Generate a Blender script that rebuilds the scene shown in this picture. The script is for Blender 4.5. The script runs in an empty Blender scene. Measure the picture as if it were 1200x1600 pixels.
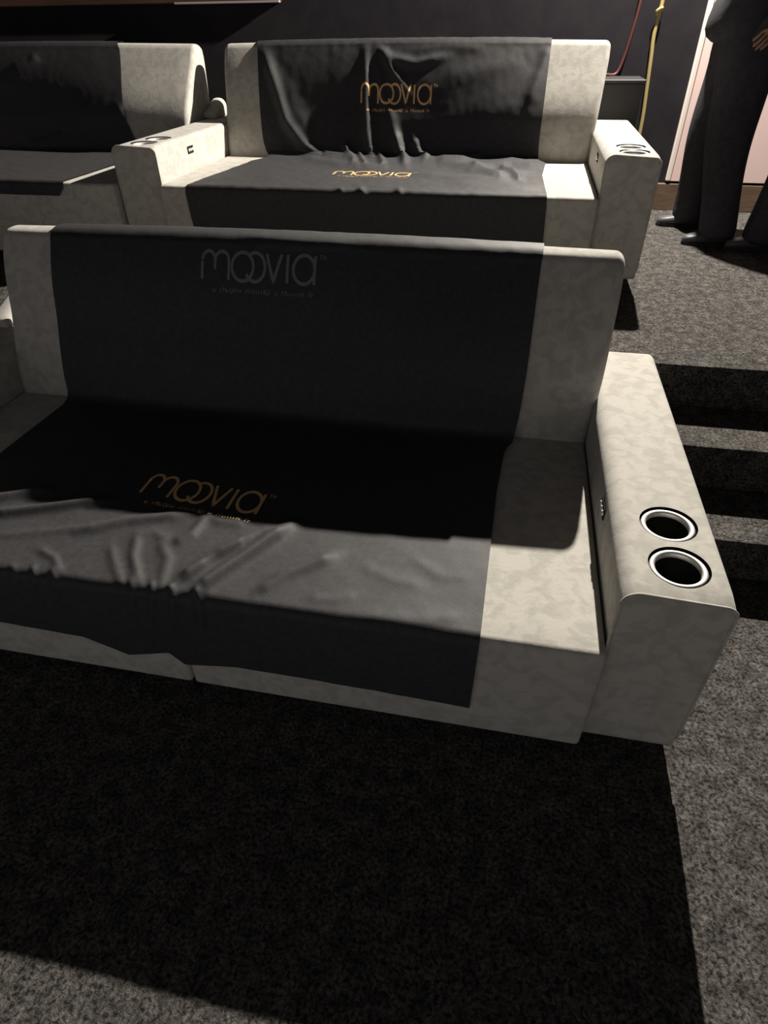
import bpy, bmesh, math, random
import numpy as np
from mathutils import Vector, Matrix, noise
random.seed(4)
scn = bpy.context.scene
C = scn.collection

# ------------------------------------------------------------------ camera
F, PITCH, YAW, ROLL, CAMH = 967.97, 38.279, -11.615, -0.803, 1.5762
a_, b_, c_ = (math.radians(v) for v in (PITCH, YAW, ROLL))
FWD = np.array([math.sin(b_)*math.cos(a_), math.cos(b_)*math.cos(a_), -math.sin(a_)])
R0 = np.array([math.cos(b_), -math.sin(b_), 0.0])
U0 = np.cross(R0, FWD)
RGT = R0*math.cos(c_) + U0*math.sin(c_)
UPV = -R0*math.sin(c_) + U0*math.cos(c_)
CAMP = np.array([0, 0, CAMH])
cd = bpy.data.cameras.new('camera')
cam = bpy.data.objects.new('camera', cd)
C.objects.link(cam)
m = Matrix.Identity(4)
for r in range(3):
    m[r][0], m[r][1], m[r][2], m[r][3] = RGT[r], UPV[r], -FWD[r], CAMP[r]
cam.matrix_world = m
cd.sensor_fit = 'VERTICAL'
cd.sensor_height = 24.0
cd.lens = F/1600*24.0
cd.clip_start = 0.02
scn.camera = cam

def project(P):                      # world points (n,3) -> pixels of the 1200x1600 frame
    d = np.asarray(P, float) - CAMP
    z = np.maximum(d @ FWD, 1e-3)
    return np.stack([600 + F*(d @ RGT)/z, 800 - F*(d @ UPV)/z], -1)

# ------------------------------------------------------------------ world, key light, exposure
w = bpy.data.worlds.new('dim_room'); scn.world = w
w.use_nodes = True
bg = w.node_tree.nodes['Background']
bg.inputs[0].default_value = (1.0, 0.97, 0.96, 1)
bg.inputs[1].default_value = 0.34
LPOS = (0.68, 4.78, 2.72)
ld = bpy.data.lights.new('spot_lamp', 'POINT')
ld.energy = 1.0
ld.color = (1.0, 0.93, 0.82)
ld.shadow_soft_size = 0.025
ld.use_nodes = True
nt = ld.node_tree
em = nt.nodes['Emission']
fo = nt.nodes.new('ShaderNodeLightFalloff')
fo.inputs['Strength'].default_value = 52.0
fo.inputs['Smooth'].default_value = 0.0
ad = nt.nodes.new('ShaderNodeMath'); ad.operation = 'MULTIPLY_ADD'      # soft fall-off, between linear and constant
ad.inputs[1].default_value = 3.9
nt.links.new(fo.outputs['Linear'], ad.inputs[0]); nt.links.new(fo.outputs['Constant'], ad.inputs[2])
nt.links.new(ad.outputs[0], em.inputs['Strength'])
lamp = bpy.data.objects.new('lamp_light', ld)
lamp.location = LPOS
C.objects.link(lamp)
scn.view_settings.view_transform = 'Standard'
scn.view_settings.look = 'None'
scn.view_settings.exposure = 0.0
scn.view_settings.gamma = 1.0
scn.view_settings.use_curve_mapping = False

# ------------------------------------------------------------------ materials
def mat(name, col, rough=0.8, metal=0.0, spec=0.5, sheen=0.0, noise_scale=None, col2=None, lo=0.35, hi=0.65,
        bump=0.0, bump_scale=200.0, detail=4.0, fine=None, aniso=None):
    M = bpy.data.materials.new(name); M.use_nodes = True
    n = M.node_tree.nodes; l = M.node_tree.links
    b = n['Principled BSDF']
    b.inputs['Base Color'].default_value = (*col, 1)
    b.inputs['Roughness'].default_value = rough
    b.inputs['Metallic'].default_value = metal
    b.inputs['Specular IOR Level'].default_value = spec
    b.inputs['Sheen Weight'].default_value = sheen
    b.inputs['Sheen Roughness'].default_value = 0.5
    tc = n.new('ShaderNodeTexCoord')
    src = tc.outputs['Object']
    if aniso:
        mp = n.new('ShaderNodeMapping'); mp.inputs['Scale'].default_value = aniso
        l.new(src, mp.inputs['Vector']); src = mp.outputs['Vector']
    if noise_scale:
        t = n.new('ShaderNodeTexNoise'); t.inputs['Scale'].default_value = noise_scale
        t.inputs['Detail'].default_value = detail; t.inputs['Distortion'].default_value = 0.6
        l.new(src, t.inputs['Vector'])
        rp = n.new('ShaderNodeValToRGB')
        rp.color_ramp.elements[0].position = lo; rp.color_ramp.elements[0].color = (*col2, 1)
        rp.color_ramp.elements[1].position = hi; rp.color_ramp.elements[1].color = (*col, 1)
        l.new(t.outputs['Fac'], rp.inputs['Fac'])
        out = rp.outputs['Color']
        if fine:
            t3 = n.new('ShaderNodeTexNoise'); t3.inputs['Scale'].default_value = fine[0]; t3.inputs['Detail'].default_value = 3
            l.new(tc.outputs['Object'], t3.inputs['Vector'])
            rp3 = n.new('ShaderNodeValToRGB')
            rp3.color_ramp.elements[0].position = 0.35; rp3.color_ramp.elements[0].color = (fine[1],)*3 + (1,)
            rp3.color_ramp.elements[1].position = 0.65; rp3.color_ramp.elements[1].color = (fine[2],)*3 + (1,)
            l.new(t3.outputs['Fac'], rp3.inputs['Fac'])
            mx = n.new('ShaderNodeMix'); mx.data_type = 'RGBA'; mx.blend_type = 'MULTIPLY'; mx.inputs['Factor'].default_value = 1
            l.new(out, mx.inputs[6]); l.new(rp3.outputs['Color'], mx.inputs[7]); out = mx.outputs[2]
        l.new(out, b.inputs['Base Color'])
    if bump:
        t2 = n.new('ShaderNodeTexNoise'); t2.inputs['Scale'].default_value = bump_scale; t2.inputs['Detail'].default_value = 3
        l.new(tc.outputs['Object'], t2.inputs['Vector'])
        bp = n.new('ShaderNodeBump'); bp.inputs['Strength'].default_value = bump; bp.inputs['Distance'].default_value = 0.01
        l.new(t2.outputs['Fac'], bp.inputs['Height']); l.new(bp.outputs['Normal'], b.inputs['Normal'])
    return M

SUEDE = mat('pale_suede', (0.47, 0.45, 0.41), 0.9, spec=0.15, sheen=0.15, noise_scale=23, col2=(0.392, 0.374, 0.340),
            lo=0.40, hi=0.56, bump=0.06, bump_scale=90, detail=5)
CLOTH = mat('black_cloth', (0.044, 0.043, 0.046), 0.66, spec=0.30, sheen=0.0, noise_scale=60, col2=(0.033, 0.032, 0.035),
            bump=0.12, bump_scale=350)
CARPET = mat('dark_carpet', (0.155, 0.144, 0.134), 0.95, spec=0.1, noise_scale=110, col2=(0.018, 0.017, 0.016),
             lo=0.36, hi=0.70, bump=0.35, bump_scale=320, detail=8, fine=(22, 0.55, 1.1))
WALLB = mat('black_wall_fabric', (0.026, 0.023, 0.027), 0.95, spec=0.1, noise_scale=6, col2=(0.020, 0.018, 0.022), bump=0.1)
PANEL = mat('pink_white_paint', (0.90, 0.69, 0.66), 0.6, noise_scale=4, col2=(0.87, 0.665, 0.635))
PANELE = mat('white_edge_paint', (0.90, 0.78, 0.73), 0.5)
BROWN = mat('brown_wood', (0.16, 0.105, 0.068), 0.6, noise_scale=8, col2=(0.11, 0.07, 0.045), aniso=(1, 1, 8))
RAILW = mat('red_brown_wood', (0.10, 0.045, 0.030), 0.4, noise_scale=6, col2=(0.06, 0.028, 0.02), aniso=(0.5, 6, 6))
METAL = mat('satin_steel', (0.85, 0.82, 0.78), 0.42, metal=0.55)
RAILM = mat('pale_metal', (0.5, 0.42, 0.42), 0.4, metal=0.4)
BLACKP = mat('black_plastic', (0.006, 0.006, 0.006), 0.6, spec=0.2)
BOXM = mat('black_cabinet', (0.030, 0.030, 0.032), 0.55)
GOLD = mat('gold_print', (0.78, 0.50, 0.22), 0.5)
GREYP = mat('dull_grey_print', (0.17, 0.16, 0.152), 0.6)
YEL = mat('yellow_cable', (0.42, 0.33, 0.14), 0.5)
RED = mat('red_cable', (0.10, 0.032, 0.03), 0.5)
SKIN = mat('skin', (0.23, 0.13, 0.09), 0.55)
TROUS = mat('dark_trousers', (0.060, 0.057, 0.068), 0.9, spec=0.2, noise_scale=30, col2=(0.045, 0.043, 0.052), bump=0.2, bump_scale=25)
JACK = mat('dark_jacket', (0.050, 0.048, 0.056), 0.85, spec=0.2, noise_scale=20, col2=(0.036, 0.035, 0.04), bump=0.2, bump_scale=25)
SHOE = mat('grey_shoe', (0.075, 0.075, 0.082), 0.45)
SOLE = mat('dark_sole', (0.02, 0.02, 0.02), 0.8)
HAIR = mat('dark_hair', (0.015, 0.012, 0.010), 0.7)

# ------------------------------------------------------------------ helpers
def link(name, me, material, parent=None, smooth=True):
    o = bpy.data.objects.new(name, me)
    C.objects.link(o)
    if material and not me.materials:
        me.materials.append(material)
    if parent: o.parent = parent
    if smooth:
        me.polygons.foreach_set('use_smooth', [True]*len(me.polygons))
    return o

def tag(o, label=None, cat=None, group=None, kind=None):
    if label: o['label'] = label
    if cat: o['category'] = cat
    if group: o['group'] = group
    if kind: o['kind'] = kind
    return o

def empty(name, loc=(0, 0, 0)):
    o = bpy.data.objects.new(name, None); o.location = loc; o.empty_display_size = 0.1
    C.objects.link(o); return o

def pydata(name, V, Fc):
    me = bpy.data.meshes.new(name); me.from_pydata([tuple(map(float, v)) for v in V], [], Fc); me.update()
    return me

def box_mesh(name, x0, x1, y0, y1, z0, z1, bev=0.0, seg=3):
    bm = bmesh.new()
    bmesh.ops.create_cube(bm, size=1)
    for v in bm.verts:
        v.co = Vector((x0 + (v.co.x+.5)*(x1-x0), y0 + (v.co.y+.5)*(y1-y0), z0 + (v.co.z+.5)*(z1-z0)))
    if bev:
        bmesh.ops.bevel(bm, geom=bm.edges[:], offset=bev, segments=seg, profile=0.5, affect='EDGES')
    me = bpy.data.meshes.new(name); bm.to_mesh(me); bm.free(); return me

def box(name, x0, x1, y0, y1, z0, z1, M, parent=None, bev=0.0):
    return link(name, box_mesh(name, x0, x1, y0, y1, z0, z1, bev), M, parent, smooth=False)

def tube_mesh(name, pts, r, n=10, closed=False):
    pts = [Vector(p) for p in pts]; V = []; Fc = []
    k = len(pts); up = None
    for i, p in enumerate(pts):
        if closed: t = pts[(i+1) % k] - pts[i-1]
        else: t = pts[min(i+1, k-1)] - pts[max(i-1, 0)]
        t.normalize()
        if up is None:
            up = Vector((0, 0, 1)) if abs(t.z) < .9 else Vector((1, 0, 0))
        s = t.cross(up).normalized(); up = s.cross(t).normalized()
        for j in range(n):
            a = 2*math.pi*j/n
            V.append(p + s*(r*math.cos(a)) + up*(r*math.sin(a)))
    for i in range(k if closed else k-1):
        for j in range(n):
            a = i*n + j; b = i*n + (j+1) % n; c = ((i+1) % k)*n + (j+1) % n; d = ((i+1) % k)*n + j
            Fc.append((a, b, c, d))
    if not closed:
        Fc.append(tuple(range(n))[::-1]); Fc.append(tuple(range((k-1)*n, k*n)))
    return pydata(name, V, Fc)

def lathe_mesh(name, prof, n=40):
    V = []; Fc = []; k = len(prof)
    for j in range(n):
        a = 2*math.pi*j/n
        for (r, z) in prof: V.append((r*math.cos(a), r*math.sin(a), z))
    for j in range(n):
        for i in range(k-1):
            a = j*k + i; b = ((j+1) % n)*k + i
            Fc.append((a, b, b+1, a+1))
    return pydata(name, V, Fc)

def catmull(P, sub=6, closed=False):
    P = [np.array(p, float) for p in P]; out = []; k = len(P)
    rng = range(k) if closed else range(k-1)
    for i in rng:
        if closed: p0, p1, p2, p3 = P[i-1], P[i], P[(i+1) % k], P[(i+2) % k]
        else: p0, p1, p2, p3 = P[max(i-1, 0)], P[i], P[i+1], P[min(i+2, k-1)]
        for q in range(sub):
            t = q/sub
            out.append(0.5*((2*p1) + (-p0+p2)*t + (2*p0-5*p1+4*p2-p3)*t*t + (-p0+3*p1-3*p2+p3)*t**3))
    if not closed: out.append(P[-1])
    return np.array(out)

def round_poly(P, radii, seg=6):                  # polygon with rounded corners
    out = []; k = len(P)
    for i in range(k):
        p = np.array(P[i], float); a = np.array(P[i-1], float); b = np.array(P[(i+1) % k], float)
        u = (a-p)/np.linalg.norm(a-p); v = (b-p)/np.linalg.norm(b-p); r = radii[i]
        if r <= 0: out.append(p); continue
        ang = math.acos(np.clip(u @ v, -1, 1)); d = r/math.tan(ang/2)
        cen = p + (u+v)/np.linalg.norm(u+v)*(r/math.sin(ang/2))
        s = p+u*d-cen; e = p+v*d-cen
        a0 = math.atan2(s[1], s[0]); a1 = math.atan2(e[1], e[0]); da = (a1-a0+math.pi) % (2*math.pi)-math.pi
        for q in range(seg+1):
            t = a0 + da*q/seg; out.append(cen + r*np.array([math.cos(t), math.sin(t)]))
    return np.array(out)

def densify(P, step, closed=True):
    out = []; k = len(P)
    for i in range(k if closed else k-1):
        a = P[i]; b = P[(i+1) % k]; n = max(1, int(np.linalg.norm(b-a)/step))
        for q in range(n): out.append(a + (b-a)*q/n)
    return np.array(out)

def loft(name, prof, stations, place):
    """closed profile (n,2) carried along stations (t, inset); place(p2, t) -> xyz"""
    prof = np.array(prof); n = len(prof)
    area = 0.5*np.sum(prof[:, 0]*np.roll(prof[:, 1], -1) - np.roll(prof[:, 0], -1)*prof[:, 1])
    tan = np.roll(prof, -1, 0) - np.roll(prof, 1, 0)
    tan /= np.linalg.norm(tan, axis=1)[:, None] + 1e-9
    nor = np.stack([-tan[:, 1], tan[:, 0]], 1)*(1 if area > 0 else -1)     # inward
    V = []; Fc = []
    for (t, ins) in stations:
        for p in prof + nor*ins: V.append(place(p, t))
    k = len(stations)
    for i in range(k-1):
        for j in range(n):
            Fc.append((i*n+j, i*n+(j+1) % n, (i+1)*n+(j+1) % n, (i+1)*n+j))
    Fc.append(tuple(range(n))[::-1]); Fc.append(tuple(range((k-1)*n, k*n)))
    me = pydata(name, V, Fc)
    bm = bmesh.new(); bm.from_mesh(me); bmesh.ops.recalc_face_normals(bm, faces=bm.faces[:]); bm.to_mesh(me); bm.free()
    return me

def end_stations(a, b, ra, rb, n=6, mid=6):
    S = []
    for q in range(n):
        th = (q/n)*math.pi/2; S.append((a + ra*(1-math.cos(th)), ra*(1-math.sin(th))))
    for q in range(mid+1): S.append((a+ra + (b-rb-a-ra)*q/mid, 0.0))
    for q in range(n-1, -1, -1):
        th = (q/n)*math.pi/2; S.append((b - rb*(1-math.cos(th)), rb*(1-math.sin(th))))
    return S

# ------------------------------------------------------------------ the setting
ZP = 0.5062                      # height of the rear platform
YP, TD, RS = 2.4527, 0.3272, 0.1687
WY = 5.13                        # back wall
tag(box('floor', -6, 3.2, -2.5, YP-0.0, -0.1, 0, CARPET), 'dark grey carpeted floor around the front sofa', kind='structure')
tag(box('floor', -6, 3.2, YP, WY, -0.1, ZP, CARPET, bev=0.008), 'raised carpeted platform carrying the rear sofas', kind='structure')
tag(box('trim_1', 0.60, 3.2, YP-TD, YP, 0, 2*RS, CARPET, bev=0.012), 'upper carpeted aisle step below the platform', kind='structure')
tag(box('trim_2', 0.60, 3.2, YP-2*TD, YP-TD, 0, RS, CARPET, bev=0.012), 'lower carpeted aisle step beside the front armrest', kind='structure')
tag(box('wall_back', -6, 3.2, WY, WY+0.1, 0, 3.0, WALLB), kind='structure')
tag(box('wall_right', 3.2, 3.3, -2.5, WY, 0, 3.0, WALLB), kind='structure')
tag(box('wall_left', -6.1, -6, -2.5, WY, 0, 3.0, WALLB), kind='structure')
tag(box('ceiling', -6.1, 3.3, -2.5, WY+0.1, 3.0, 3.1, WALLB), kind='structure')
rail = tag(box('trim_3', -6, -1.70, WY-0.05, WY, 1.695, 1.86, RAILW, bev=0.006), kind='structure')
box('metal_edge', -2.45, -1.70, WY-0.062, WY-0.03, 1.690, 1.702, RAILM, rail, bev=0.003)
tag(box('baseboard_back', 0.90, 3.2, WY-0.03, WY, ZP, 0.675, BROWN, bev=0.004), kind='structure')
door = tag(box('door_1', 1.015, 1.95, WY-0.028, WY, 0.69, 2.65, PANEL, bev=0.003), kind='structure')
box('edge_strip', 0.985, 1.018, WY-0.034, WY, 0.69, 2.65, PANELE, door, bev=0.008)
box('edge_strip', 1.95, 1.985, WY-0.034, WY, 0.69, 2.65, PANELE, door, bev=0.008)

# ------------------------------------------------------------------ sofa
XL, XR, WA = -1.8866, 0.3218, 0.2394
XM = (XL+XR)/2
YS, YA, YAB, ZA, ZS, ZB0 = 0.9894, 1.0318, 2.3732, 0.5945, 0.4233, 0.0563
BACKF = [(1.945, .30), (1.936, .42), (1.940, .54), (1.958, .64), (2.005, .735), (2.085, .855), (2.142, .942)]
BACKT = [(2.160, .966), (2.186, .980), (2.235, .981), (2.268, .968), (2.286, .940)]
BACKR = [(2.305, .80), (2.325, .60), (2.345, .35), (2.355, .09)]
back_prof = np.vstack([catmull(BACKF + BACKT + BACKR, 4), np.array([(2.345, .07), (1.98, .07), (1.965, .20)])])
back_prof = densify(back_prof, 0.05)

def front_off(x, z):              # depth offset of the back's front face: upright and slightly hollow at its left, crowned across
    u = np.clip((x-XL)/(XR-XL), 0, 1)
    t = np.clip((u-.45)/.42, 0, 1); t = t*t*(3-2*t)
    return 0.056*(1-t)*np.exp(-((z-.67)/.15)**2) - 0.022*(1-(2*u-1)**2)*np.clip((z-.42)/.2, 0, 1)

def flare(z): return np.clip((z-0.45)/0.45, 0, 1)

def make_back(side):
    x_in, x_out = XM + side*0.004, (XR if side > 0 else XL)
    a, b = (x_in, x_out) if side > 0 else (x_out, x_in)
    S = end_stations(a, b, 0.012 if side > 0 else 0.028, 0.028 if side > 0 else 0.012, 7, 14)
    def place(p, t):
        wgt = np.clip((t-x_in)/(x_out-x_in), 0, 1)**2
        ext = (0.038 if side > 0 else 0.024)*flare(p[1])*wgt*side
        u = (t-a)/(b-a)
        crown = 0.012*math.sin(math.pi*np.clip((t-XL)/(XR-XL), 0, 1))*np.clip((p[1]-.6)/.35, 0, 1)
        fo_ = front_off(t, p[1]) if (p[0] < 2.18 and p[1] > .36) else 0.0
        return (t+ext, p[0]+fo_, p[1]+crown)
    return loft('backrest', back_prof, S, place)

seat_prof = densify(round_poly([(YS, ZB0), (YS, ZS), (1.955, ZS), (1.955, ZB0)], [.012, .020, .02, .01], 5), 0.06)
def make_seat(side):
    a, b = (XM+0.003, XR-0.004) if side > 0 else (XL+0.004, XM-0.003)
    S = end_stations(a, b, 0.014, 0.014, 5, 10)
    def place(p, t):
        return (t, p[0], p[1])
    return loft('seat', seat_prof, S, place)

CUPS = [(WA*0.545, 1.299), (WA*0.545, 1.142)]
arm_prof = densify(round_poly([(0, ZB0), (WA, ZB0), (WA, ZA), (0, ZA)], [.008, .008, .026, .040], 7), 0.03)
def make_arm():
    S = end_stations(YA, YAB, 0.010, 0.055, 6, 28)
    me = loft('armrest', arm_prof, S, lambda p, t: (p[0], t, p[1] - 0.012*np.clip((1.10-t)/0.07, 0, 1)**2*np.clip((p[1]-.5)/.09, 0, 1)*np.clip(p[0]/WA, 0, 1)))
    base = bpy.data.objects.new('tmp_arm', me); C.objects.link(base)
    tmp = []
    for (cx, cy) in CUPS:
        cm = lathe_mesh('cut', [(0.0, -0.11), (0.0685, -0.11), (0.0685, 0.05), (0.0, 0.05)], 48)
        bm = bmesh.new(); bm.from_mesh(cm); bmesh.ops.remove_doubles(bm, verts=bm.verts[:], dist=1e-5)
        bmesh.ops.recalc_face_normals(bm, faces=bm.faces[:]); bm.to_mesh(cm); bm.free()
        co = bpy.data.objects.new('tmp_cut', cm); C.objects.link(co); co.location = (cx, cy, ZA)
        md = base.modifiers.new('b', 'BOOLEAN'); md.object = co; md.operation = 'DIFFERENCE'; md.solver = 'EXACT'
        tmp.append(co)
    bpy.context.view_layer.update()
    dg = bpy.context.evaluated_depsgraph_get()
    out = bpy.data.meshes.new_from_object(base.evaluated_get(dg))
    out.name = 'armrest'
    for o in tmp + [base]: bpy.data.objects.remove(o)
    return out

arm_me = make_arm()
arm_me.materials.clear(); arm_me.materials.append(SUEDE)
arm_me.polygons.foreach_set('use_smooth', [True]*len(arm_me.polygons))
try:
    arm_me.set_sharp_from_angle(angle=math.radians(50))
except Exception:
    pass
seat_me = {s: make_seat(s) for s in (-1, 1)}
back_me = {s: make_back(s) for s in (-1, 1)}
for me in list(seat_me.values()) + list(back_me.values()):
    me.materials.append(SUEDE)
    me.polygons.foreach_set('use_smooth', [True]*len(me.polygons))
    try: me.set_sharp_from_angle(angle=math.radians(60))
    except Exception: pass
ring_me = lathe_mesh('cup_ring', [(0.051, -0.012), (0.0515, -0.002), (0.0545, 0.0015), (0.060, 0.002), (0.0635, 0.0), (0.0645, -0.006)], 48)
ring_me.materials.append(METAL)
liner_me = lathe_mesh('cup_liner', [(0.0, -0.095), (0.046, -0.095), (0.0515, -0.09), (0.0525, -0.004), (0.0683, -0.004), (0.0683, -0.0085), (0.0535, -0.0085), (0.0535, -0.10), (0.0, -0.10)], 48)
liner_me.materials.append(BLACKP)
_pp = arm_prof - (arm_prof.mean(0)-arm_prof)*0.0
_pp = _pp[_pp[:, 1] > ZB0+0.012]
i0 = int(np.argmax(np.linalg.norm(np.roll(_pp, 1, 0)-_pp, axis=1)))
_pp = np.roll(_pp, -i0, 0)
pipe_me = tube_mesh('piping', [(x, YA+0.004, z - 0.012*np.clip((z-.5)/.09, 0, 1)*np.clip(x/WA, 0, 1)) for x, z in _pp], 0.0045, 8)
pipe_me.materials.append(SUEDE)
panel_me = box_mesh('control_panel', -0.004, 0.002, -0.035, 0.035, -0.018, 0.018, 0.002, 2); panel_me.materials.append(BLACKP)
btn_me = lathe_mesh('button', [(0.0, 0.005), (0.006, 0.005), (0.008, 0.003), (0.008, -0.002)], 14); btn_me.materials.append(METAL)
foot_me = lathe_mesh('foot', [(0, 0), (0.024, 0), (0.028, 0.058), (0, 0.058)], 16); foot_me.materials.append(BLACKP)

def part(name, me, parent, loc=(0, 0, 0), rot=None, smooth=True):
    o = bpy.data.objects.new(name, me); C.objects.link(o); o.parent = parent; o.location = loc
    if rot: o.rotation_euler = rot
    if smooth: me.polygons.foreach_set('use_smooth', [True]*len(me.polygons))
    return o

def make_sofa(dx, dy, dz, label, arms=(-1, 1)):
    s = empty('theatre_sofa', (dx, dy, dz))
    tag(s, label, 'sofa', 'pale suede theatre sofas')
    for k in (-1, 1):
        part('seat', seat_me[k], s, smooth=False)
        part('backrest', back_me[k], s, smooth=False)
    for k in arms:
        x0 = XR if k > 0 else XL-WA
        ar = part('armrest', arm_me, s, (x0, 0, 0), smooth=False)
        for (cx, cy) in CUPS:
            part('cup_ring', ring_me, ar, (cx, cy, ZA-0.006))['label'] = 'bright metal ring of a cup holder'
            part('cup_liner', liner_me, ar, (cx, cy, ZA-0.006))['label'] = 'black cup holder well'
        part('piping', pipe_me, ar)
        xi = 0.0 if k > 0 else WA
        part('control_panel', panel_me, ar, (xi, 1.43, 0.525), (0, 0, 0 if k > 0 else math.pi), smooth=False)
        for q in (-0.022, 0.0, 0.022):
            part('button', btn_me, ar, (xi - k*0.003, 1.43+q, 0.525), (0, -k*math.pi/2, 0))
    for fx in (XL+0.1, XR-0.1):
        for fy in (1.12, 2.2):
            part('foot', foot_me, s, (fx, fy, 0))
    return s

DX2, DY2 = 0.044, 2.2737
DX3 = XL + DX2 - WA - 0.012 - XR
make_sofa(0, 0, 0, 'large pale suede sofa in front, nearest the camera, with cup holders in its armrest')
make_sofa(DX2, DY2, ZP, 'pale suede sofa on the platform directly behind the front sofa')
make_sofa(DX3, DY2, ZP, 'pale suede sofa on the platform at left, mostly in the dark', arms=(-1,))

# ------------------------------------------------------------------ throws
OFF = 0.008
def interp(tab, v):
    t = sorted(tab); return np.interp(v, [p[0] for p in t], [p[1] for p in t])

def cloth_path():
    bp = [(2.322, .66), (2.316, .74), (2.306, .86)] + [(2.297, .945), (2.275, .977), (2.236, .990), (2.186, .989), (2.152, .972), (2.133, .944)]
    bp += [(2.076, .858), (1.996, .738), (1.949, .642), (1.931, .54), (1.924, .485)]
    p1 = catmull(bp, 8)
    fil = catmull([(1.924, .485), (1.914, .452), (1.893, .436), (1.86, .4315)], 8)[1:]
    st = np.stack([np.linspace(1.86, 1.012, 120)[1:], np.full(119, .4315)], 1)
    ed = np.array([(1.012 - 0.030*math.sin(t), .4015 + 0.030*math.cos(t)) for t in np.linspace(0, math.pi/2, 12)[1:]])
    return np.vstack([p1, fil, st, ed]), len(p1), len(p1)+len(fil)
PATH, N_BACK, N_CREASE = cloth_path()
N_SEAT = len(PATH)
N_HANG = 26

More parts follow.
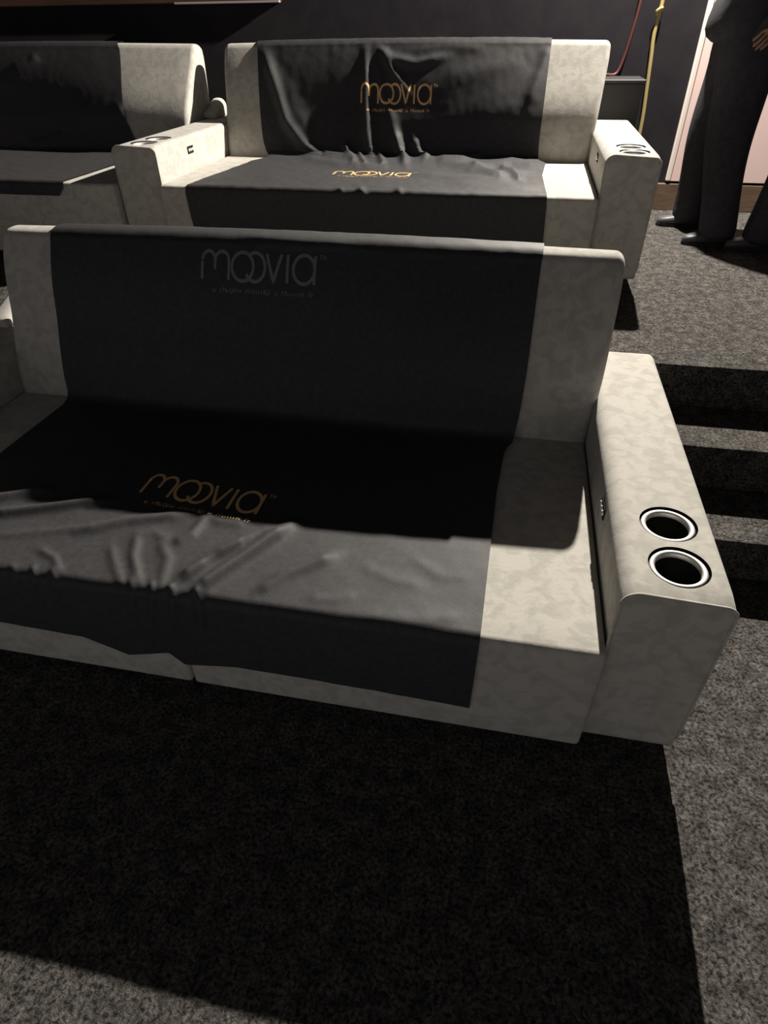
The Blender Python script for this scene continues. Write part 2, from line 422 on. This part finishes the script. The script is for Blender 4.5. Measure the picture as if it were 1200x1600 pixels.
class Throw:
    def __init__(self, name, dx, dy, dz, xl, xr, hem, ridges, label, nx=240, amp=0.0016, seed=0.0, world=True, group=None, bunch=None):
        """xl, xr: tables (path fraction: 0 top of back .. 1 crease .. 2 front edge .. 3 hem -> world X)"""
        self.nx = nx
        ns = N_SEAT + N_HANG
        frac = np.zeros(ns)
        top = int(np.argmax(PATH[:N_BACK, 1]))
        for j in range(ns):
            if j <= top: frac[j] = 0
            elif j <= N_CREASE: frac[j] = (j-top)/(N_CREASE-top)
            elif j < N_SEAT: frac[j] = 1 + (j-N_CREASE)/(N_SEAT-N_CREASE)
            else: frac[j] = 2 + (j-N_SEAT+1)/N_HANG
        self.frac = frac; self.xl = xl; self.xr = xr
        u = np.linspace(0, 1, nx)
        X = np.empty((nx, ns)); Y = np.empty((nx, ns)); Z = np.empty((nx, ns))
        for j in range(ns):
            l = interp(xl, frac[j]); r = interp(xr, frac[j]); X[:, j] = l + (r-l)*u
        for j in range(N_SEAT):
            Y[:, j] = PATH[j, 0]; Z[:, j] = PATH[j, 1]
            if j < N_CREASE:
                loc = np.clip((X[:, j]-dx-XL)/(XR-XL), 0, 1)
                if j > top: Y[:, j] += front_off(X[:, j]-dx, PATH[j, 1])
                Z[:, j] += 0.012*np.sin(np.pi*loc)*np.clip((PATH[j, 1]-.6)/.35, 0, 1)
        hz = interp(hem, X[:, N_SEAT]) if len(hem) > 1 else np.full(nx, hem[0][1])
        for q in range(N_HANG):
            t = (q+1)/N_HANG
            Y[:, N_SEAT+q] = PATH[-1, 0] - 0.004*math.sin(t*3); Z[:, N_SEAT+q] = PATH[-1, 1] + (hz-PATH[-1, 1])*t
        W = np.stack([X, Y+dy, Z+dz], -1)
        du = np.gradient(W, axis=0); dv = np.gradient(W, axis=1)
        nrm = np.cross(dv, du); nrm /= np.linalg.norm(nrm, axis=-1, keepdims=True) + 1e-12
        # outward check: on the seat the normal points up
        if nrm[nx//2, N_CREASE+60, 2] < 0: nrm = -nrm
        px = project(W.reshape(-1, 3)).reshape(nx, ns, 2)
        disp = np.zeros((nx, ns))
        for (reg, pts, h, wd) in ridges:
            pts = np.array(pts, float)
            if reg == 'back': j0, j1 = top-6, N_CREASE
            elif reg == 'seat': j0, j1 = N_CREASE-8, N_SEAT
            elif reg == 'front': j0, j1 = N_CREASE, ns
            else: j0, j1 = top, ns
            P = px[:, j0:j1]
            best = np.full(P.shape[:2], 1e9); tt = np.zeros(P.shape[:2])
            L = len(pts)-1
            for i in range(L):
                a, b = pts[i], pts[i+1]; d = b-a
                t = np.clip(((P-a) @ d)/(d @ d), 0, 1)
                q = a + t[..., None]*d
                dist = np.linalg.norm(P-q, axis=-1)
                mk = dist < best
                best = np.where(mk, dist, best); tt = np.where(mk, (i+t)/L, tt)
            prof = np.exp(-(best/wd)**2)*np.clip(np.minimum(tt, 1-tt)*5+0.25, 0, 1)
            disp[:, j0:j1] += h*prof
        if bunch: disp += bunch(W, px, frac)
        for i in range(nx):
            for j in range(0, ns):
                p = W[i, j]
                disp[i, j] += amp*(noise.noise((p[0]*7+seed, p[1]*7, p[2]*7)) + 0.45*noise.noise((p[0]*22+seed, p[1]*22, p[2]*22)))
        disp = np.maximum(disp, -0.0045)
        W = W + nrm*disp[..., None]
        self.W = W; self.N = nrm; self.ns = ns
        s = np.zeros(ns); mid = W[nx//2]
        s[1:] = np.cumsum(np.linalg.norm(np.diff(np.stack([np.zeros(ns), Y[nx//2], Z[nx//2]], 1), axis=0), axis=1))
        self.s = s
        idx = lambda i, j: i*ns + j
        Fc = [(idx(i, j), idx(i, j+1), idx(i+1, j+1), idx(i+1, j)) for i in range(nx-1) for j in range(ns-1)]
        self.root = empty(name, (0, 0, 0))
        tag(self.root, label, 'sofa throw', group)
        self.obj = link('cloth', pydata('cloth', W.reshape(-1, 3), Fc), CLOTH, self.root)
    def s_of(self, z=None, y=None):          # arc length where the path passes a height on the back / a depth on the seat (sofa-local)
        if z is not None:
            top = int(np.argmax(PATH[:N_BACK, 1])); j = top + int(np.argmin(abs(PATH[top:N_BACK, 1]-z)))
        else:
            j = N_CREASE + int(np.argmin(abs(PATH[N_CREASE:N_SEAT, 0]-y)))
        return self.s[j]
    def at(self, x, s, off=0.0016):
        j = np.clip(np.interp(s, self.s, np.arange(self.ns)), 0, self.ns-1.001); j0 = int(j); fj = j-j0
        f = np.interp(j, np.arange(self.ns), self.frac)
        l = interp(self.xl, f); r = interp(self.xr, f)
        i = np.clip((x-l)/(r-l)*(self.nx-1), 0, self.nx-1.001); i0 = int(i); fi = i-i0
        def bl(A): return (A[i0, j0]*(1-fi)+A[i0+1, j0]*fi)*(1-fj) + (A[i0, j0+1]*(1-fi)+A[i0+1, j0+1]*fi)*fj
        return bl(self.W) + bl(self.N)*off

def arc(cx, cy, rx, ry, a0, a1, n=22):
    return [(cx+rx*math.cos(math.radians(a0+(a1-a0)*q/n)), cy+ry*math.sin(math.radians(a0+(a1-a0)*q/n))) for q in range(n+1)]
GLYPH = []
GLYPH.append([(0.05, 0.0), (0.05, 0.65)] + arc(0.35, 0.65, 0.30, 0.32, 180, 0) + [(0.65, 0.35)])
GLYPH.append([(0.65, 0.62)] + arc(0.97, 0.65, 0.32, 0.32, 180, 0) + [(1.29, 0.0)])
GLYPH.append(arc(1.93, 0.48, 0.50, 0.49, 0, 360, 36))
GLYPH.append(arc(2.50, 0.48, 0.46, 0.49, 125, -150, 30))
GLYPH.append([(3.02, 0.95), (3.36, 0.02), (3.70, 0.95)])
GLYPH.append([(3.98, 0.95), (3.98, 0.0)])
GLYPH.append(arc(4.72, 0.48, 0.48, 0.48, 0, 360, 34))
GLYPH.append([(5.20, 0.95), (5.20, 0.0)])
TM = [[(5.38, 0.98), (5.50, 0.98)], [(5.44, 0.98), (5.44, 0.84)], [(5.54, 0.84), (5.54, 0.98), (5.60, 0.90), (5.66, 0.98), (5.66, 0.84)]]
_r = random.Random(3)
TAG = []
xx = 0.55
while xx < 5.15:
    hgt = _r.choice([0.11, 0.11, 0.16]); TAG.append([(xx, -0.42), (xx, -0.42+hgt)])
    if _r.random() < 0.6: TAG.append([(xx, -0.42+hgt*_r.choice([0, .5, 1])), (xx+0.07, -0.42+hgt*_r.choice([0, .5, 1]))])
    xx += 0.12 if _r.random() > 0.14 else 0.24

def logo(th, x0, s_top, wid, hgt, M, name='printed_logo', slope=0.0):
    V = []; Fc = []
    ux = wid/5.25
    def ribbon(pl, wd):
        pts = densify(np.array(pl, float), 0.05, closed=False)
        pts = np.vstack([pts, np.array(pl[-1])])
        t = np.gradient(pts, axis=0); t /= np.linalg.norm(t, axis=1)[:, None]+1e-9
        nn = np.stack([-t[:, 1], t[:, 0]], 1)*wd/2
        b = len(V)
        for p, q in zip(pts, nn):
            for e in (p+q, p-q):
                X = x0 + e[0]*ux
                V.append(th.at(X, s_top + (0.97-e[1])*hgt + slope*e[0]*ux))
        for i in range(len(pts)-1): Fc.append((b+2*i, b+2*i+1, b+2*i+3, b+2*i+2))
    for g in GLYPH: ribbon(g, 0.125)
    for g in TM: ribbon(g, 0.03)
    for g in TAG: ribbon(g, 0.03)
    o = link(name, pydata(name, V, Fc), M, th.root)
    return o

# --- front throw
r1 = [
 ('seat', [(-20, 782), (40, 772), (80, 764)], .016, 6), ('seat', [(-20, 806), (60, 797), (175, 781)], .018, 6),
 ('seat', [(60, 772), (130, 752), (200, 735)], .006, 8),
 ('seat', [(-10, 838), (60, 832), (140, 826)], .005, 6), ('seat', [(120, 832), (200, 815), (300, 804)], .012, 7),
 ('seat', [(60, 858), (85, 872), (95, 895)], .006, 6), ('seat', [(172, 850), (180, 885), (192, 918)], .005, 8),
 ('seat', [(214, 838), (208, 870), (218, 915)], .007, 8), ('seat', [(250, 845), (262, 875), (246, 930)], .006, 9), ('seat', [(205, 842), (240, 832), (268, 846)], .004, 8),
 ('front', [(280, 905), (320, 880), (400, 842)], .016, 8), ('front', [(300, 928), (370, 880), (462, 818)], .024, 9), ('seat', [(400, 925), (450, 900), (530, 868)], .010, 9), ('seat', [(330, 870), (380, 845), (430, 830)], .010, 8),
 ('front', [(255, 925), (290, 905), (330, 880)], .009, 6), ('seat', [(270, 850), (300, 835), (325, 806)], .010, 7),
 ('seat', [(420, 905), (470, 885), (520, 868)], .005, 7), ('seat', [(320, 806), (345, 815), (385, 818)], .006, 8),
 ('seat', [(480, 935), (520, 938), (560, 930)], .003, 8), ('seat', [(560, 960), (650, 968), (720, 965)], .003, 10),
 ('front', [(268, 915), (270, 940), (274, 990)], .008, 6), ('front', [(238, 905), (237, 938), (240, 980)], .008, 5), ('front', [(306, 920), (312, 945), (318, 990)], .008, 6),
 ('front', [(205, 900), (206, 925), (208, 970)], .006, 6), ('front', [(82, 885), (85, 905), (88, 940)], .006, 6), ('front', [(52, 880), (53, 900), (54, 930)], .005, 5),
 ('front', [(20, 880), (22, 898), (24, 930)], .004, 6),
 ('seat', [(640, 870), (690, 900), (740, 905)], .002, 9), ('seat', [(560, 880), (610, 905), (660, 915)], .002, 9),
 ('back', [(380, 372), (480, 380), (560, 384)], .005, 8),
]
t1 = Throw('sofa_throw', 0, 0, 0,
           [(0, -1.69), (0.5, -1.675), (1, -1.645), (2, -1.67), (3, -1.67)],
           [(0, .098), (0.5, .088), (0.93, .070), (1.05, .045), (1.3, .032), (2, .024), (3, .020)],
           [(-1.8, .21), (-1.36, .213), (-1.086, .204), (-.958, .153), (-.823, .192), (-.784, .150), (-.619, .175), (-.388, .174), (.022, .160)],
           r1, 'black cloth throw spread over the seat and back of the front sofa', seed=3.1, nx=300)
logo(t1, -1.075, t1.s_of(z=.945), .42, .098, GREYP)
logo(t1, -1.065, t1.s_of(y=1.480), .40, .105, GOLD, slope=0.10)

# --- rear centre throw
r2 = [
 ('back', [(413, 82), (430, 130), (448, 190), (472, 222), (502, 248)], .030, 8), ('back', [(440, 120), (468, 190), (490, 225)], .012, 14),
 ('back', [(572, 78), (572, 150), (574, 210), (582, 248)], .022, 7), ('back', [(600, 140), (612, 190), (622, 246)], .012, 8),
 ('back', [(590, 75), (612, 92), (650, 100), (700, 88)], .018, 7), ('back', [(596, 84), (618, 118), (640, 148)], .015, 6),
 ('back', [(585, 80), (592, 120), (600, 160)], .010, 6), ('back', [(640, 80), (700, 72), (760, 76)], .006, 9),
 ('back', [(858, 72), (845, 110), (824, 165)], .012, 8), ('back', [(700, 120), (760, 110), (820, 90)], .006, 16),
 ('all', [(505, 240), (520, 246), (548, 250)], .016, 6), ('all', [(540, 222), (546, 246), (556, 258)], .024, 6),
 ('all', [(560, 240), (566, 252), (572, 260)], .016, 4), ('all', [(592, 238), (596, 252), (600, 258)], .018, 5),
 ('all', [(618, 205), (628, 240), (634, 258)], .028, 6), ('all', [(646, 215), (655, 238), (670, 250)], .022, 7),
 ('all', [(470, 246), (530, 258), (600, 262)], .014, 5), ('all', [(680, 252), (720, 250), (755, 240)], .016, 6),
 ('all', [(690, 258), (740, 262), (800, 255), (850, 262)], .018, 5), ('seat', [(720, 265), (770, 275), (830, 270)], .014, 5),
 ('seat', [(650, 272), (730, 280), (800, 286)], .011, 5), ('seat', [(700, 288), (770, 292), (840, 296)], .010, 5),
 ('seat', [(780, 262), (800, 272), (815, 282)], .016, 5), ('seat', [(735, 260), (760, 270), (790, 280)], .016, 5),
 ('front', [(560, 292), (568, 304), (570, 316)], .010, 6), ('front', [(622, 292), (624, 304), (626, 316)], .007, 6), ('front', [(530, 293), (534, 302), (536, 310)], .006, 5),
]
def sag(W, px, frac):                    # the cloth hangs free of the kink between two folds
    f = np.clip(1-abs(frac-0.86)/0.22, 0, 1)[None, :]*np.ones(W.shape[:2])
    return 0.012*f
t2 = Throw('sofa_throw', DX2, DY2, ZP,
           [(0, -1.655), (0.5, -1.62), (1, -1.545), (1.15, -1.60), (2, -1.69), (3, -1.67)],
           [(0, .082), (0.6, .075), (0.95, .085), (1.05, .125), (1.4, .105), (2, .128), (3, .140)],
           [(-2, .15), (1, .14)],
           r2, 'rumpled black cloth throw on the sofa directly behind the front one', seed=8.7, nx=260, bunch=sag, amp=.003)
logo(t2, -0.985, t2.s_of(z=.775), .42, .10, GOLD)
logo(t2, -1.005, t2.s_of(y=1.450), .42, .10, GOLD)

# --- rear left throw
r3 = [('back', [(20, 110), (45, 100), (60, 88)], .008, 8), ('back', [(40, 225), (75, 222), (100, 212)], .010, 8),
      ('back', [(184, 165), (195, 185), (204, 195)], .010, 6)]
t3 = Throw('sofa_throw', DX3, DY2, ZP,
           [(0, -4.02), (3, -4.02)],
           [(0, -2.575), (0.5, -2.50), (1, -2.36), (2, -2.385), (3, -2.42)],
           [(-5, .36), (0, .362)],
           r3, 'black cloth throw on the dark left sofa of the platform, short over its front', seed=5.2, nx=160, amp=.0014)

# ------------------------------------------------------------------ small things around the rear row
# small cream cushions on the rear ends of the left armrests
for (bx_, by_, bz_, lab) in ((0, 0, 0, 'small cream cushion on the rear of the front sofa left armrest, at the photo edge'),
                             (DX2, DY2, ZP, 'small cream cushion on the armrest end between the two rear sofas')):
    bp_ = round_poly([(0, 0), (.088, 0), (.088, .100), (0, .100)], [.010, .012, .045, .03], 8)
    me_ = loft('cushion', densify(bp_, .02), end_stations(2.15, 2.36, .012, .02, 5, 8), lambda p, t: (p[0], t, p[1]*(.35 + .65*min(1, max(0, (t-2.15)/.16)))))
    bol = link('cushion', me_, SUEDE); bol.location = (-2.113 + bx_, by_, ZA + bz_)
    tag(bol, lab, 'cushion', 'small cushions on the armrest ends')

# black equipment cabinet behind the rear sofa
cab = empty('equipment_cabinet', (0.42, 4.92, ZP))
box('body', -0.24, 0.245, -0.15, 0.16, 0.0, 0.765, BOXM, cab, bev=0.006)
box('lid', -0.25, 0.255, -0.16, 0.17, 0.765, 0.785, BOXM, cab, bev=0.006)
tag(cab, 'black equipment cabinet behind the right end of the rear sofa', 'cabinet')

def cable(name, pts, r, M, label):
    P = catmull(pts, 8)
    return tag(link(name, tube_mesh(name, P, r, 8), M), label, 'cable')
yc = empty('yellow_cable', (0.73, WY-.02, ZP))
tag(yc, 'yellow cable hanging down the black back wall beside the door', 'cable')
yc_w = [(0.700, WY-.016, 2.6), (0.712, WY-.016, 2.0), (0.722, WY-.016, 1.68), (0.712, WY-.016, 1.50), (0.722, WY-.016, 1.38), (0.735, WY-.016, 1.22), (0.748, WY-.016, 1.05), (0.752, WY-.016, .85), (0.758, WY-.016, ZP+.02)]
ob = link('cord', tube_mesh('cord', catmull(yc_w, 8), .0125, 8), YEL, yc); ob.matrix_parent_inverse = Matrix.Translation((-0.73, -(WY-.02), -ZP))
kn = link('knot', tube_mesh('knot', catmull([(0.708, WY-.02, 1.60), (0.700, WY-.035, 1.615), (0.722, WY-.04, 1.63), (0.726, WY-.02, 1.62)], 6), .010, 8), YEL, yc); kn.matrix_parent_inverse = Matrix.Translation((-0.73, -(WY-.02), -ZP))
cable('red_cable', [(0.60, WY-.016, 2.6), (0.598, WY-.016, 1.9), (0.592, WY-.02, 1.66), (0.575, WY-.02, 1.50), (0.555, WY-.02, 1.38), (0.525, WY-.03, 1.303), (0.46, WY-.06, 1.299)], .0095, RED,
      'dull red cable curving down the wall onto the black cabinet')

# wall spotlight that lights the room
sp = empty('wall_spotlight', (LPOS[0], WY, LPOS[2]))
tag(sp, 'black spotlight on a short arm high on the back wall', 'lamp')
box('wall_plate', -.05, .05, -.02, 0.0, .02, .16, BLACKP, sp, bev=.004)
link('arm', tube_mesh('arm', [(0, -.01, .10), (0, -.2, .12), (0, -.44, .10), (0, LPOS[1]-WY, .07)], .012, 10), BLACKP, sp)
hd = link('lamp_head', lathe_mesh('lamp_head', [(0.0, .075), (.04, .07), (.055, .05), (.055, .035), (.05, .035), (.05, .045), (0, .05)], 28), BLACKP, sp)
hd.location = (0, LPOS[1]-WY, 0)

# ------------------------------------------------------------------ people
def skin_obj(name, nodes, edges, M, parent, root, sub=2):
    """nodes: key -> (xyz, radius or (rx,ry))"""
    keys = list(nodes); ix = {k: i for i, k in enumerate(keys)}
    me = bpy.data.meshes.new(name)
    me.from_pydata([tuple(nodes[k][0]) for k in keys], [(ix[a], ix[b]) for a, b in edges], [])
    o = bpy.data.objects.new(name, me); C.objects.link(o); o.parent = parent
    o.modifiers.new('skin', 'SKIN').use_smooth_shade = True
    sl = me.skin_vertices[0].data
    for k in keys:
        r = nodes[k][1]; sl[ix[k]].radius = r if isinstance(r, tuple) else (r, r)
        sl[ix[k]].use_root = (k == root)
    sm = o.modifiers.new('sub', 'SUBSURF'); sm.levels = sub; sm.render_levels = sub
    bpy.context.view_layer.update()
    dg = bpy.context.evaluated_depsgraph_get()
    ev = bpy.data.meshes.new_from_object(o.evaluated_get(dg)); ev.name = name
    o.modifiers.clear(); o.data = ev; ev.materials.clear(); ev.materials.append(M)
    ev.polygons.foreach_set('use_smooth', [True]*len(ev.polygons))
    return o

def shoe_mesh():
    V = []; Fc = []; n = 12
    secs = [(-.095, .030, .07), (-.085, .038, .085), (-.04, .040, .09), (.02, .041, .075), (.08, .045, .058), (.13, .043, .048), (.165, .034, .04), (.185, .016, .03)]
    for (x, hw, h) in secs:
        for j in range(n):
            a = 2*math.pi*j/n; c, s = math.cos(a), math.sin(a)
            y = hw*math.copysign(abs(c)**.7, c); z = h/2 + h/2*math.copysign(abs(s)**.6, s)
            V.append((x, y, z + .012))
    for i in range(len(secs)-1):
        for j in range(n): Fc.append((i*n+j, i*n+(j+1) % n, (i+1)*n+(j+1) % n, (i+1)*n+j))
    Fc.append(tuple(range(n))[::-1]); Fc.append(tuple(range((len(secs)-1)*n, len(secs)*n)))
    return pydata('shoe', V, Fc)
shoe_me = shoe_mesh(); shoe_me.materials.append(SHOE)
def sole_mesh():
    out = [(-.10, 0), (-.09, .036), (-.04, .041), (.03, .041), (.09, .047), (.14, .043), (.175, .030), (.19, 0), (.175, -.030), (.14, -.043), (.09, -.047), (.03, -.041), (-.04, -.041), (-.09, -.036)]
    n = len(out); V = [(x, y, 0) for x, y in out] + [(x, y, .018) for x, y in out]
    Fc = [tuple(range(n))[::-1], tuple(range(n, 2*n))] + [(j, (j+1) % n, n+(j+1) % n, n+j) for j in range(n)]
    return pydata('sole', V, Fc)
sole_me = sole_mesh(); sole_me.materials.append(SOLE)

def person(loc, heading, label, footL, footR, handL, handR, lean=(0, 0)):
    """frame: +x forward, +y to the person's left, z up. feet = (x, y, toe angle); hands = wrist positions or None (arm hangs)"""
    root = empty('person', loc); root.rotation_euler = (0, 0, heading)
    tag(root, label, 'person', 'people standing on the platform')
    V = lambda *a: np.array(a, float)
    hip = V(lean[0], lean[1], .93)
    body = {'pel': (hip, (.15, .11)), 'wai': (hip+V(0, 0, .14), (.135, .10)), 'che': (hip+V(0, 0, .36), (.155, .11)),
            'nkb': (hip+V(-.01, 0, .53), (.07, .065)), 'nk': (hip+V(.005, 0, .60), (.052, .055)),
            'jaw': (hip+V(.025, 0, .66), (.062, .075)), 'hd': (hip+V(.012, 0, .745), (.076, .094)), 'crn': (hip+V(.0, 0, .80), (.06, .075)),
            'nose': (hip+V(.118, 0, .715), (.012, .012))}
    E = [('pel', 'wai'), ('wai', 'che'), ('che', 'nkb'), ('nkb', 'nk'), ('nk', 'jaw'), ('jaw', 'hd'), ('hd', 'crn'), ('hd', 'nose')]
    tr = {'p': (hip+V(0, 0, .0), (.185, .175)), 'w': (hip+V(0, 0, .22), (.165, .15))}; TE = [('p', 'w')]
    jk = {'h': (hip+V(.05, 0, -.0), (.235, .235)), 'w': (hip+V(.04, 0, .14), (.215, .20)), 'c': (hip+V(0, 0, .36), (.195, .155)), 'n': (hip+V(0, 0, .51), (.09, .085))}
    JE = [('h', 'w'), ('w', 'c'), ('c', 'n')]
    for sd, k, ft, hand in ((1, 'L', footL, handL), (-1, 'R', footR, handR)):
        hj = hip + V(0, sd*.09, -.06); an = V(ft[0], ft[1], .09); kn = (hj+an)/2 + V(.035, 0, .02)
        mid1 = (hj+kn)/2; mid2 = (kn+an)/2
        body['hj'+k] = (hj, .085); body['kn'+k] = (kn, .056); body['cf'+k] = (mid2+V(-.01, 0, .04), .053); body['an'+k] = (an+V(-.02, 0, -.01), .030)
        toe = an + V(math.cos(ft[2]), math.sin(ft[2]), 0)*.09 + V(0, 0, -.06); body['to'+k] = (toe, (.022, .012))
        E += [('pel', 'hj'+k), ('hj'+k, 'kn'+k), ('kn'+k, 'cf'+k), ('cf'+k, 'an'+k), ('an'+k, 'to'+k)]
        tr['h'+k] = (hj, .155); tr['m'+k] = (mid1, .145); tr['k'+k] = (kn, .128); tr['c'+k] = (mid2, .108); tr['a'+k] = (an+V(.0, 0, .0), .110); tr['b'+k] = (an+V(.0, 0, -.065), .114)
        TE += [('p', 'h'+k), ('h'+k, 'm'+k), ('m'+k, 'k'+k), ('k'+k, 'c'+k), ('c'+k, 'a'+k), ('a'+k, 'b'+k)]
        sh = hip + V(0, sd*.185, .475); wr = V(*hand); el = (sh+wr)/2 + V(-.09, sd*.06, -.06)
        body['sh'+k] = (sh, .058); body['el'+k] = (el, .042); body['wr'+k] = (wr, (.03, .026))
        d = wr-el; d /= np.linalg.norm(d); dn = d*.6 + V(0, 0, -.8); dn /= np.linalg.norm(dn)
        pl = wr + dn*.05; kk = wr + dn*.09
        sid = np.cross(dn, V(0, sd, 0)); sid /= np.linalg.norm(sid); 
        body['pl'+k] = (pl, (.038, .017)); body['kk'+k] = (kk, (.040, .015))
        E += [('che', 'sh'+k), ('sh'+k, 'el'+k), ('el'+k, 'wr'+k), ('wr'+k, 'pl'+k), ('pl'+k, 'kk'+k)]
        inw = V(0, -sd, 0)
        for q, (o_, ln) in enumerate(((-.030, .066), (-.010, .080), (.010, .076), (.030, .058))):
            b0 = kk + sid*o_; m0 = b0 + dn*ln*.55 + inw*.012; e0 = m0 + dn*ln*.4 + inw*.03
            body[f'f{q}a'+k] = (b0 + dn*.006, .0092); body[f'f{q}b'+k] = (m0, .0085); body[f'f{q}c'+k] = (e0, .0072)
            E += [('kk'+k, f'f{q}a'+k), (f'f{q}a'+k, f'f{q}b'+k), (f'f{q}b'+k, f'f{q}c'+k)]
        ta = pl - sid*.040; tb = ta - sid*.018 + dn*.032 + inw*.012; tc_ = tb + dn*.026 + inw*.012
        for nm, pp, rr in (('ta', ta, .013), ('tb', tb, .0105), ('tc', tc_, .008)): body[nm+k] = (pp, rr)
        E += [('pl'+k, 'ta'+k), ('ta'+k, 'tb'+k), ('tb'+k, 'tc'+k)]
        jk['s'+k] = (sh, .082); jk['u'+k] = ((sh+el)/2, .068); jk['e'+k] = (el, .062); jk['w'+k] = (wr - d*.01, .050)
        JE += [('c', 's'+k), ('s'+k, 'u'+k), ('u'+k, 'e'+k), ('e'+k, 'w'+k)]
        so = part('shoe', shoe_me, root, (ft[0], ft[1], 0), (0, 0, ft[2]))
        part('sole', sole_me, so, smooth=False)
    skin_obj('body', body, E, SKIN, root, 'pel')
    skin_obj('trousers', tr, TE, TROUS, root, 'p')
    skin_obj('jacket', jk, JE, JACK, root, 'h')
    hb = bmesh.new(); bmesh.ops.create_uvsphere(hb, u_segments=20, v_segments=12, radius=1)
    for v in hb.verts:
        v.co = Vector((v.co.x*.098 - .018, v.co.y*.084, v.co.z*.095)) + Vector(tuple(hip + V(0, 0, .775)))
    bmesh.ops.delete(hb, geom=[v for v in hb.verts if v.co.x > hip[0]+.035 and v.co.z < hip[2]+.80], context='VERTS')
    hm = bpy.data.meshes.new('hair'); hb.to_mesh(hm); hb.free(); link('hair', hm, HAIR, root)
    return root

person((1.13, 4.46, ZP), math.radians(182), 'person in dark trousers standing beside the rear armrest, in front of the pale door',
       footL=(-.04, .22, .05), footR=(.03, -.20, -.05), handL=(.05, .17, .95), handR=(.08, -.13, .95), lean=(.02, 0))
person((1.56, 4.32, ZP), math.radians(184), 'person in dark clothes at the right edge, only one leg and a hand in view',
       footL=(.17, .14, .05), footR=(-.08, -.12, -.05), handL=(.41, .16, 1.09), handR=(.05, -.12, .95), lean=(-.04, 0))
